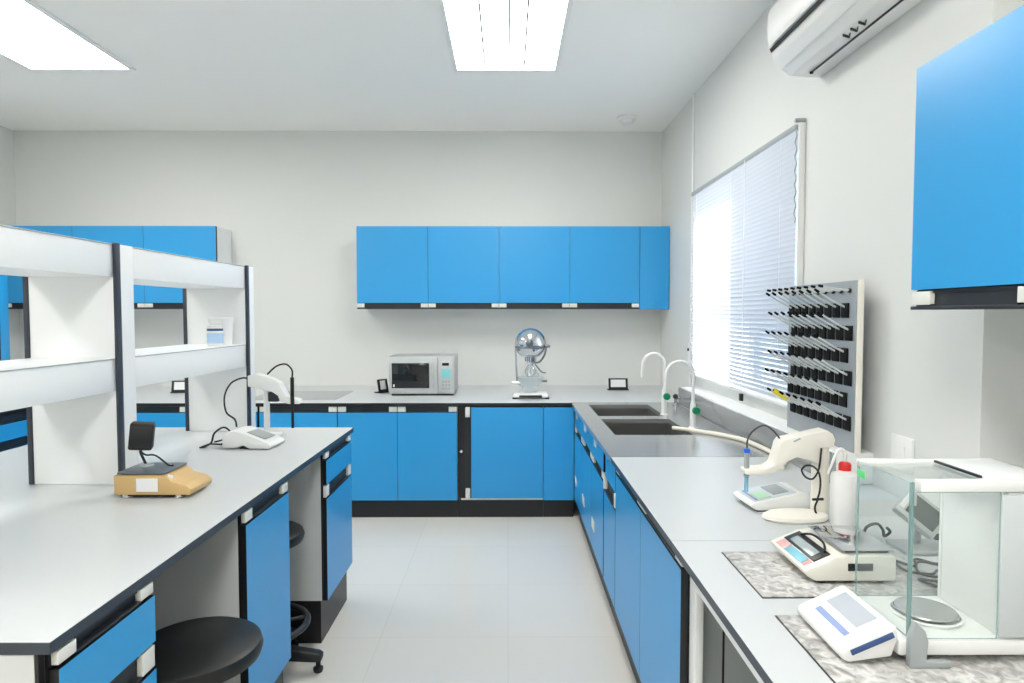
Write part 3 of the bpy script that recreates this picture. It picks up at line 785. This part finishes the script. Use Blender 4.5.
mb.tube([(-1.275, 2.95, zt+.03), (-1.31, 2.95, zt+.012), (-1.34, 2.945, zt+.012), (-1.36, 2.93, zt+.015), (-1.39, 2.91, zt+.004)], .0042, 8)
mb.tube([(-1.272, 2.97, zt+.055), (-1.31, 2.97, zt+.03), (-1.35, 2.955, zt+.02)], .0035, 8)
mb.build('cable', RUBBER, t)
t = thing('electrode_stand', (-1.2, 3.14, HI), 'white electrode stand whose arm reaches over the far island worktop', 'electrode stand')
ex, ey = -1.165, 3.14
mb = MB(); mb.box((ex-.07, ey-.02, zt+.0005), (ex+.03, ey+.10, zt+.016), .004); mb.build('base', PLW, t)
MB().cyl((ex-.02, ey+.02, zt+.016), (ex-.02, ey+.02, zt+.25), .014).build('post', PLW, t)
ar = [(ex-.10, 1.222), (ex-.06, 1.232), (ex+.02, 1.205), (ex+.055, 1.185), (ex+.085, 1.12), (ex+.145, 1.105), (ex+.15, 1.085), (ex+.10, 1.085), (ex+.055, 1.095), (ex+.045, 1.125), (ex+.015, 1.145), (ex-.10, 1.170)]
MB().prism(ar, 'y', ey-.01, ey+.05, .004).build('arm', PLW, t)
MB().box((ex-.005, ey-.004, 1.095), (ex+.046, ey+.044, 1.142), .004).build('arm_shade', CHAN, t)  # dark block: the shading below the arm, built as a solid
ex2 = ex+.118
mb = MB(); mb.cyl((ex2, ey-.016, 1.215), (ex2, ey-.016, 1.07), .009); mb.cyl((ex2, ey-.016, 1.07), (ex2, ey-.016, .97), .0065)
el = mb.build('electrode', RUBBER, t)
mb = MB(); mb.tube([(ex2, ey-.016, 1.215), (ex2, ey-.016, 1.25), (ex2-.03, ey-.01, 1.278), (ex2-.08, ey, 1.268), (ex-.01, ey+.01, 1.228)], .0042, 8); mb.build('cable', RUBBER, el)
mb = MB(); mb.tube([(ex-.09, ey, 1.20), (ex-.12, ey-.01, 1.212), (ex-.165, ey-.04, 1.19), (ex-.185, ey-.07, 1.13), (ex-.165, ey-.10, 1.06), (ex-.115, ey-.125, 1.03), (-1.25, 2.965, zt+.09)], .0042, 8); mb.build('lead', RUBBER, t)

# ------------------------------------------------------------------ pH meter with electrode arm
t = thing('ph_meter', (.85, 2.15, HB), 'white pH meter with a grey screen and green key by the electrode arm', 'meter')
Mp = Matrix.Translation((.906, 2.188, HB)) @ Matrix.Rotation(R(4), 4, 'Z')
pr = [(-.09, .006), (-.112, .020), (-.10, .032), (.06, .062), (.09, .058), (.105, .02), (.10, .006)]
MB().prism(pr, 'y', -.07, .085, .006, M=Mp).build('body', PLW, t)
mb = MB(); mb.box((-.085, -.06, 0.0004), (.09, .075, .006), M=Mp); mb.build('base', BLACK, t)
sl = math.atan2(.030, .16); Ms = Mp @ Matrix.Translation((-.02, 0, .0475)) @ Matrix.Rotation(-sl, 4, 'Y')
mb = MB(); mb.box((-.075, -.058, 0), (.072, .072, .0022), .001, M=Ms); mb.build('key_panel', mat('pale_grey_panel', (206, 212, 220), .4), t)
mb = MB(); mb.box((.0, -.04, .0022), (.055, .055, .0045), .001, M=Ms); mb.build('screen', PLG, t)
mb = MB(); mb.box((-.055, -.05, .0022), (-.012, .02, .0045), .001, M=Ms); mb.build('green_key', mat('pale_green_key', (182, 222, 192), .45), t)
mb = MB(); mb.box((-.068, -.055, .0022), (-.060, .06, .0042), .001, M=Ms); mb.build('key_strip', PERI, t)

t = thing('electrode_stand', (.95, 2.09, HB), 'cream electrode arm stand with round base beside the pH meter', 'electrode stand')
by = 2.033; bx = .914
mb = MB(); mb.lathe((0, 0, 0), [(.0, .0005), (.095, .0005), (.105, .008), (.102, .018), (.085, .026), (0, .03)], 48, M=Matrix.Translation((bx, by+.005, HB)) @ Matrix.Diagonal((1.0, .50, 1, 1))); mb.build('base', PLC, t)
MB().cyl((1.0, by+.025, HB+.02), (1.002, by+.03, 1.10), .0265, .0255, n=28).build('post', PLC, t)
ar = [(1.0358, 1.123), (1.0282, 1.1399), (1.0083, 1.1528), (0.9749, 1.1456), (0.9191, 1.1327), (0.87, 1.1226), (0.8613, 1.1091), (0.8519, 1.0725), (0.8423, 1.0444), (0.8145, 1.0312), (0.7529, 1.025), (0.753, 1.0114), (0.812, 1.0102), (0.8427, 1.0158), (0.8676, 1.035), (0.8869, 1.0536), (0.9147, 1.0665), (0.9485, 1.0608), (0.9768, 1.047), (0.9951, 1.03), (0.9938, 1.0949), (1.0318, 1.1005)]
MB().prism(ar, 'y', by, by+.06, .004).build('arm', PLC, t)
mb = MB(); mb.box((-.012, -.001, -.0025), (.012, .001, .0025), .0008, M=Matrix.Translation((.913, by-.0008, 1.122)) @ Matrix.Rotation(R(-25), 4, 'Y')); mb.build('slot', PLG, t)
ex, ey = .766, by+.03
mb = MB(); mb.cyl((ex, ey, 1.0), (ex, ey, 1.076), .0085, n=18); el = mb.build('electrode', PLG, t)
MB().cyl((ex, ey, 1.0765), (ex, ey, 1.089), .0115, .0095, n=18).build('cap', BLUEC, el)
MB().cyl((ex, ey, .950), (ex, ey, .9995), .0062, n=16).build('glass_tube', TUBEB, el)
MB().tube([(ex, ey, 1.0895), (ex+.002, ey, 1.118), (ex+.018, ey, 1.145), (ex+.052, ey, 1.164), (ex+.082, ey, 1.148), (ex+.106, ey, 1.120)], .0028, 8).build('lead', CHAN, el)
pts = [(0.9881, 1.0977), (0.9853, 1.0695), (0.9814, 1.0413), (0.9746, 1.0188), (0.9581, 1.0001), (0.9355, 1.0086), (0.9238, 1.0301), (0.9376, 1.0442), (0.9601, 1.0402), (0.9762, 1.0216), (0.9812, 0.9933), (0.9785, 0.9622), (0.9721, 0.9424)]
cb = MB(); cb.tube([(q[0], by-.006-.0012*i, q[1]) for i, q in enumerate(pts)], .003, 8); cb.build('cable', RUBBER, t)
cb = MB(); cb.cyl((.956, by-.02, .938), (.99, by-.02, .939), .004, n=10)
cb.tube([(.972, by-.02, .935), (.965, by-.02, .917), (.966, by-.018, .903), (.973, by-.012, .892)], .0032, 8); cb.build('plug', RUBBER, t)

# ------------------------------------------------------------------ wash bottle
bx, by_ = 1.043, 1.988
t = thing('wash_bottle', (bx, by_, HB), 'white wash bottle with a red cap standing behind the glass balance', 'bottle')
MB().lathe((bx, by_, HB), [(.036, .0003), (.040, .006), (.0405, .150), (.037, .161), (.022, .167), (.017, .172)], 36).build('body', PLW, t)
MB().lathe((bx, by_, HB), [(.018, .1722), (.0185, .190), (.015, .196), (.006, .199)], 24).build('cap', RED, t)
mb = MB(); mb.tube([(bx, by_, HB+.199), (bx, by_, HB+.222), (bx-.008, by_, HB+.235), (bx-.02, by_, HB+.236), (bx-.032, by_, HB+.215), (bx-.052, by_, HB+.16)], [.0055, .0055, .0055, .005, .0045, .0028], 10); mb.build('nozzle', PLW, t)

# ------------------------------------------------------------------ stone slabs and the two balances
mb = MB(); mb.box((.588, 1.470, HB+.001), (1.06, 1.755, HB+.0035), .001); mb.box((.5855, 1.4675, HB+.0004), (1.0625, 1.7575, HB+.001), 0, 1)
tag(mb.build('stone_slab', [MARBLE, BLACK], loc=(.8, 1.6, HB)), 'thin grey stone slab under the cream balance', 'slab')
mb = MB(); mb.box((.581, .93, HB+.001), (1.25, 1.379, HB+.0035), .001); mb.box((.5785, .9275, HB+.0004), (1.2525, 1.3815, HB+.001), 0, 1)
tag(mb.build('stone_slab', [MARBLE, BLACK], loc=(.9, 1.2, HB)), 'thin grey stone slab under the glass chambered balance', 'slab')

zs = HB+.0038
t = thing('bench_balance', (.86, 1.66, zs), 'cream top loading balance with a tilted screen on the far stone slab', 'balance')
bx0, bx1, by0_, by1_ = .722, .935, 1.533, 1.745
pr = [(bx0+.018, zs+.008), (bx0-.004, zs+.022), (bx0-.008, zs+.034), (bx0+.066, zs+.066), (bx0+.10, zs+.070), (bx1-.005, zs+.070), (bx1, zs+.06), (bx1, zs+.008)]
MB().prism(pr, 'y', by0_, by1_, .005).build('body', PLC, t)
mb = MB(); mb.box((bx0+.022, by0_+.012, zs+.0035), (bx1-.012, by1_-.012, zs+.0082)); mb.build('underside', BLACK, t)
for fx in (bx0+.04, bx1-.03):
    for fy in (by0_+.02, by1_-.02):
        mb = MB(); mb.lathe((fx, fy, zs), [(.010, .0003), (.011, .0035)], 12); mb.build('foot', RUBBER, t)
sl = math.atan2(.032, .074); Mk = Matrix.Translation((bx0+.030, (by0_+by1_)/2, zs+.0510)) @ Matrix.Rotation(-sl, 4, 'Y')
mb = MB(); mb.box((-.008, -.085, 0), (.037, .085, .0028), .001, M=Mk); sc_ = mb.build('screen_bezel', BLACK, t)
mb = MB(); mb.box((-.002, -.062, .0028), (.022, .062, .0042), .0006, M=Mk); mb.build('screen', LCD, sc_)
mb = MB(); mb.tube([Mk @ Vector(p) for p in ((.031, -.07, .004), (.045, -.04, .012), (.045, .02, .012), (.031, .06, .004))], .003, 8); mb.build('bail', RUBBER, sc_)
mb = MB(); mb.box((-.034, -.065, 0), (-.011, .03, .0016), .0005, M=Mk); mb.build('keypad', CYAN, t)
MB().box((-.034, .032, 0), (-.011, .08, .0016), .0005, M=Mk).build('red_key', PINK, t); MB().box((-.034, -.084, 0), (-.011, -.067, .0016), .0005, M=Mk).build('red_key', PINK, t)
mb = MB(); mb.box((bx0+.10, by0_+.02, zs+.0705), (bx1-.008, by1_-.012, zs+.075), .002, mi=1); mb.box((bx0+.085, by0_+.010, zs+.078), (bx1, by1_-.020, zs+.082), .002)
mb.box((bx0+.14, (by0_+by1_)/2-.02, zs+.0745), (bx0+.18, (by0_+by1_)/2+.02, zs+.0785), 0, 1); mb.build('pan', [CHROME, BLACK], t)
mb = MB(); mb.box((bx0+.095, by0_-.0015, zs+.034), (bx0+.155, by0_+.001, zs+.052), .0005, 0); mb.build('level_window', DARKGL, t)

# analytical balance
zs = HB+.0038
t = thing('analytical_balance', (.90, 1.28, zs), 'white analytical balance with a glass weighing chamber nearest the camera', 'balance')
cx0, cx1, cy0, cy1 = .743, .926, 1.180, 1.372
zb0, zb1, ztop = zs+.014, .914, 1.212; xe = 1.032
mb = MB(); mb.box((.7265, cy0, zb0), (xe, cy1+.005, zb1), .006); mb.build('base', PLW, t)
for fx in (.76, 1.0):
    for fy in (cy0+.03, cy1-.03):
        mb = MB(); mb.lathe((fx, fy, zs), [(.013, .0003), (.014, .012)], 14); mb.build('foot', PLG, t)
mb = MB(); mb.box((cx1, cy0+.004, zb1+.0005), (xe, cy1, ztop-.022), .004); mb.build('housing', PLW, t)
mb = MB(); mb.box((cx1-.014, cy0-.002, zb1+.004), (xe-.01, cy0+.004, ztop-.026), .002); mb.build('side_cover', mat('pale_grey_cover', (196, 202, 204), .45), t)
# chamber top: frame with a sliding glass lid
mb = MB(); z0, z1 = ztop-.020, ztop
mb.box((cx0+.018, cy0, z0), (cx1+.05, cy0+.022, z1), .002); mb.box((cx0, cy1-.016, z0+.006), (cx1+.05, cy1, z1), .002)
mb.box((cx1-.03, cy0+.022, z0), (xe, cy1-.016, z1), .002); mb.box((cx1+.05, cy0, z0), (xe, cy0+.022, z1), .002); mb.box((cx1+.05, cy1-.016, z0), (xe, cy1, z1), .002)
fr = mb.build('top_frame', PLW, t)
gl = MB(); gl.box((cx0+.002, cy0+.023, z1-.008), (cx1-.031, cy1-.017, z1-.004)); lid = gl.build('top_pane', GLASS, t)
mb = MB(); mb.box((cx1-.036, cy0+.03, z1-.002), (cx1-.030, cy1-.03, z1+.003), .001); mb.build('lid_handle', CHAN, lid)
def pane(a, b, name, label=None):
    m = MB(); m.box(a, b)
    d = [abs(a[i]-b[i]) for i in range(3)]; th = d.index(min(d))
    for i, fc in enumerate(m.f):
        n_ = (m.v[fc[1]]-m.v[fc[0]]).cross(m.v[fc[2]]-m.v[fc[0]])
        m.m[i] = 0 if abs(n_[th]) > .9*n_.length else 1
    return m.build(name, [GLASS, GLEDGE], t)
pane((cx0, cy0+.006, zb1+.004), (cx0+.004, cy1-.006, z0+.016), 'front_pane')
pane((cx0+.006, cy0+.001, zb1-.0+.001), (cx1-.015, cy0+.005, z0-.001), 'side_pane')
pane((cx0+.006, cy1-.005, zb1+.001), (cx1-.001, cy1-.001, z0+.004), 'side_pane')
mb = MB(); mb.box((cx0+.0005, cy0-.001, zb1-.005), (cx0+.0055, cy0+.005, ztop-.002), .0005); mb.build('corner_rail', GLEDGE, t)
mb = MB(); mb.box((cx0+.004, cy0-.001, ztop-.045), (cx0+.010, cy0+.006, ztop-.0205), .0005); mb.build('hinge_pin', PLG, t)
mb = MB(); mb.box((cx1-.004, cy1-.012, zb1+.001), (cx1-.001, cy1-.0055, z0-.001), .001); mb.build('rear_frame', PLW, t)
mb = MB(); mb.box((cx1-.003, cy0+.012, zb1+.001), (cx1-.0005, cy1-.013, z0-.001), .001); mb.build('back_lining', PLW, t)
mb = MB(); mb.box((cx0-.0012, 1.335, 1.176), (cx0-.0002, 1.362, 1.192), .0003); mb.build('sticker', LGREEN, t)
px_, py_ = .840, 1.280
mb = MB(); mb.lathe((px_, py_, 0), [(.012, zb1), (.012, zb1+.010)], 20); mb.lathe((px_, py_, 0), [(0, zb1+.010), (.054, zb1+.010), (.056, zb1+.012), (.054, zb1+.0145), (0, zb1+.0145)], 48); mb.build('pan', STEEL, t)
mb = MB(); mb.lathe((px_, py_, 0), [(.060, zb1), (.064, zb1+.006), (.060, zb1+.008), (.058, zb1+.0005)], 48, cap=False); mb.build('draught_ring', PLW, t)
# display wedge
dy0, dy1 = 1.178, 1.366
pr = [(.634, zs+.003), (.618, zs+.012), (.619, .895), (.627, .900), (.715, .9415), (.723, .939), (.725, .918), (.714, zb0)]
mb = MB(); mb.prism(pr, 'y', dy0, dy1, .005); mb.build('display_unit', PLW, t)
du = kids(t)[-1]
ang = math.atan2(.0415, .088); Md = Matrix.Translation((.671, (dy0+dy1)/2, .9208)) @ Matrix.Rotation(-ang, 4, 'Y')
mb = MB(); mb.box((-.004, -.055, 0), (.040, .062, .0012), .0004, M=Md); mb.build('screen', mat('grey_screen', (176, 182, 192), .6), du)
mb = MB(); mb.box((-.034, -.062, 0), (-.021, .055, .0012), .0004, M=Md); mb.build('key_strip', PERI, du)
# navy bar on the end face that looks at the camera
mb = MB(); Mb = Matrix.Translation((.676, dy0-.0005, .9085)) @ Matrix.Rotation(-ang*.93, 4, 'Y'); mb.box((-.043, -.002, -.0055), (.043, .001, .0055), .002, M=Mb); mb.build('navy_bar', NAVY, du)
# grey clamp at the front corner
mb = MB(); mb.prism([(.738, zs+.0005), (.738, .925), (.748, .955), (.766, .938), (.772, .92), (.769, zs+.012), (.815, zs+.012), (.815, zs+.0005)], 'y', cy0-.017, cy0-.003, .002); mb.build('clamp', PLG, t)

# ------------------------------------------------------------------ grey meter and cables behind the glass balance
t = thing('tilted_meter', (1.13, 1.72, HB), 'grey meter with a dark screen tilted on a stand behind the glass balance', 'meter')
Mt = Matrix.Translation((1.128, 1.745, .978)) @ Matrix.Rotation(R(-30), 4, 'Z') @ Matrix.Rotation(R(38), 4, 'Y') @ Matrix.Rotation(R(-35), 4, 'X')
MB().box((-.058, -.008, -.042), (.058, .024, .042), .008, M=Mt).build('body', SILVER, t)
MB().box((-.036, -.0105, -.028), (.046, -.0075, .030), .003, M=Mt).build('screen', LCDD, t)
MB().box((-.055, -.011, -.028), (-.041, -.0075, .024), .002, M=Mt).build('key_strip', PLW, t)
mb = MB(); mb.tube([(1.14, 1.76, .97), (1.15, 1.79, .92), (1.15, 1.80, HB+.01)], .010, 10); mb.box((1.08, 1.73, HB+.0005), (1.22, 1.83, HB+.012), .003); mb.build('stand', PLG, t)
mb = MB(); Ma = Matrix.Translation((1.02, 1.80, HB)) @ Matrix.Rotation(R(-25), 4, 'Z')
mb.box((-.03, -.025, .0005), (.03, .025, .03), .004, M=Ma)
t = thing('power_adapter', (1.02, 1.80, HB), 'small pale power adapter with a twisted black lead behind the glass balance', 'adapter')
mb.build('body', SILVER, t)
mb = MB(); mb.tube([(1.0, 1.80, HB+.032), (1.005, 1.79, HB+.06), (1.03, 1.785, HB+.07), (1.05, 1.79, HB+.05), (1.06, 1.80, HB+.03), (1.07, 1.79, HB+.045), (1.055, 1.78, HB+.06)], .004, 8)
mb.tube([(.99, 1.81, HB+.02), (.97, 1.83, HB+.012), (.95, 1.85, HB+.004)], .003, 8); mb.build('lead', RUBBER, t)
mb = MB(); z = HB+.0105
mb.tube([(1.17, 1.70, z-.006), (1.12, 1.66, z-.006), (1.08, 1.69, z-.004), (1.04, 1.63, z), (1.01, 1.67, z), (1.0, 1.60, z), (1.05, 1.58, z), (1.09, 1.61, z-.004), (1.12, 1.55, z-.006), (1.05, 1.53, z), (1.0, 1.55, z), (1.02, 1.50, z), (1.06, 1.50, z)], .0034, 8, per=6)
mb.tube([(1.18, 1.66, z-.006), (1.12, 1.62, z+.002), (1.06, 1.645, z+.006), (1.015, 1.57, z+.006), (1.06, 1.545, z+.006), (1.1, 1.57, z)], .003, 8, per=6)
tag(mb.build('cable', CHAN, loc=(1.08, 1.6, HB)), 'tangle of dark cables on the worktop behind the glass balance', 'cable')

# the island stands half a degree off square with the walls
piv = Vector((-.836, 2.3, 0)); Rz = Matrix.Rotation(R(-.5), 4, 'Z')
for o in [o for o in COL.objects if o.parent is None and (o.get('group') == 'cabinets under the island worktop' or 'island worktop' in str(o.get('label')) or 'lower shelf' in str(o.get('label')))]:
    o.location = piv + Rz @ (Vector(o.location)-piv); o.rotation_euler = (0, 0, R(-.5))

o = bpy.data.objects['shelf_rack']; pv2 = Vector((-1.36, 3.38, 0)); R2 = Matrix.Rotation(R(-1.3), 4, 'Z')
o.location = pv2 + R2 @ (Vector(o.location)-pv2); o.rotation_euler = (0, 0, R(-1.8))

# ------------------------------------------------------------------ sunlight and an added, unseen blocker that shades part of the window
sl_ = bpy.data.lights.new('Sun', 'SUN'); sl_.energy = 5.; sl_.angle = R(4); sl_.color = (1., .97, .92)
so = bpy.data.objects.new('Sun', sl_); COL.objects.link(so)
so.rotation_euler = Vector((-1., .02, -.80)).to_track_quat('-Z', 'Y').to_euler()
tag(MB().box((2.3, 1.2, -.5), (2.5, 3.93, 6)).build('sun_blocker', EXTW), kind='structure')

# ------------------------------------------------------------------ world, camera, view
wd = bpy.data.worlds.new('World'); scene.world = wd; wd.use_nodes = True
bg = wd.node_tree.nodes['Background']; bg.inputs['Color'].default_value = (.92, .96, 1., 1); bg.inputs['Strength'].default_value = 2.2

cam = bpy.data.cameras.new('Camera'); co = bpy.data.objects.new('Camera', cam); COL.objects.link(co)
cam.sensor_width = 36.; cam.lens = 650*36/1024; cam.clip_start = .05
F_ = 650.; vx, vy = 508., 314.
pitch = math.atan2(-(vy-341.5), F_); yaw = math.atan2(vx-512., math.hypot(F_, vy-341.5))
co.location = (0, 0, 1.52)
co.rotation_euler = (math.pi/2-pitch, 0, yaw)
scene.camera = co
vs = scene.view_settings
scene.display_settings.display_device = 'sRGB'
vs.view_transform = 'Standard'; vs.look = 'None'; vs.gamma = 1.; vs.use_curve_mapping = False
vs.exposure = 1.15
scene.cycles.use_denoising = True
scene.cycles.max_bounces = 10; scene.cycles.diffuse_bounces = 6; scene.cycles.transparent_max_bounces = 16
scene.cycles.sample_clamp_indirect = 6.
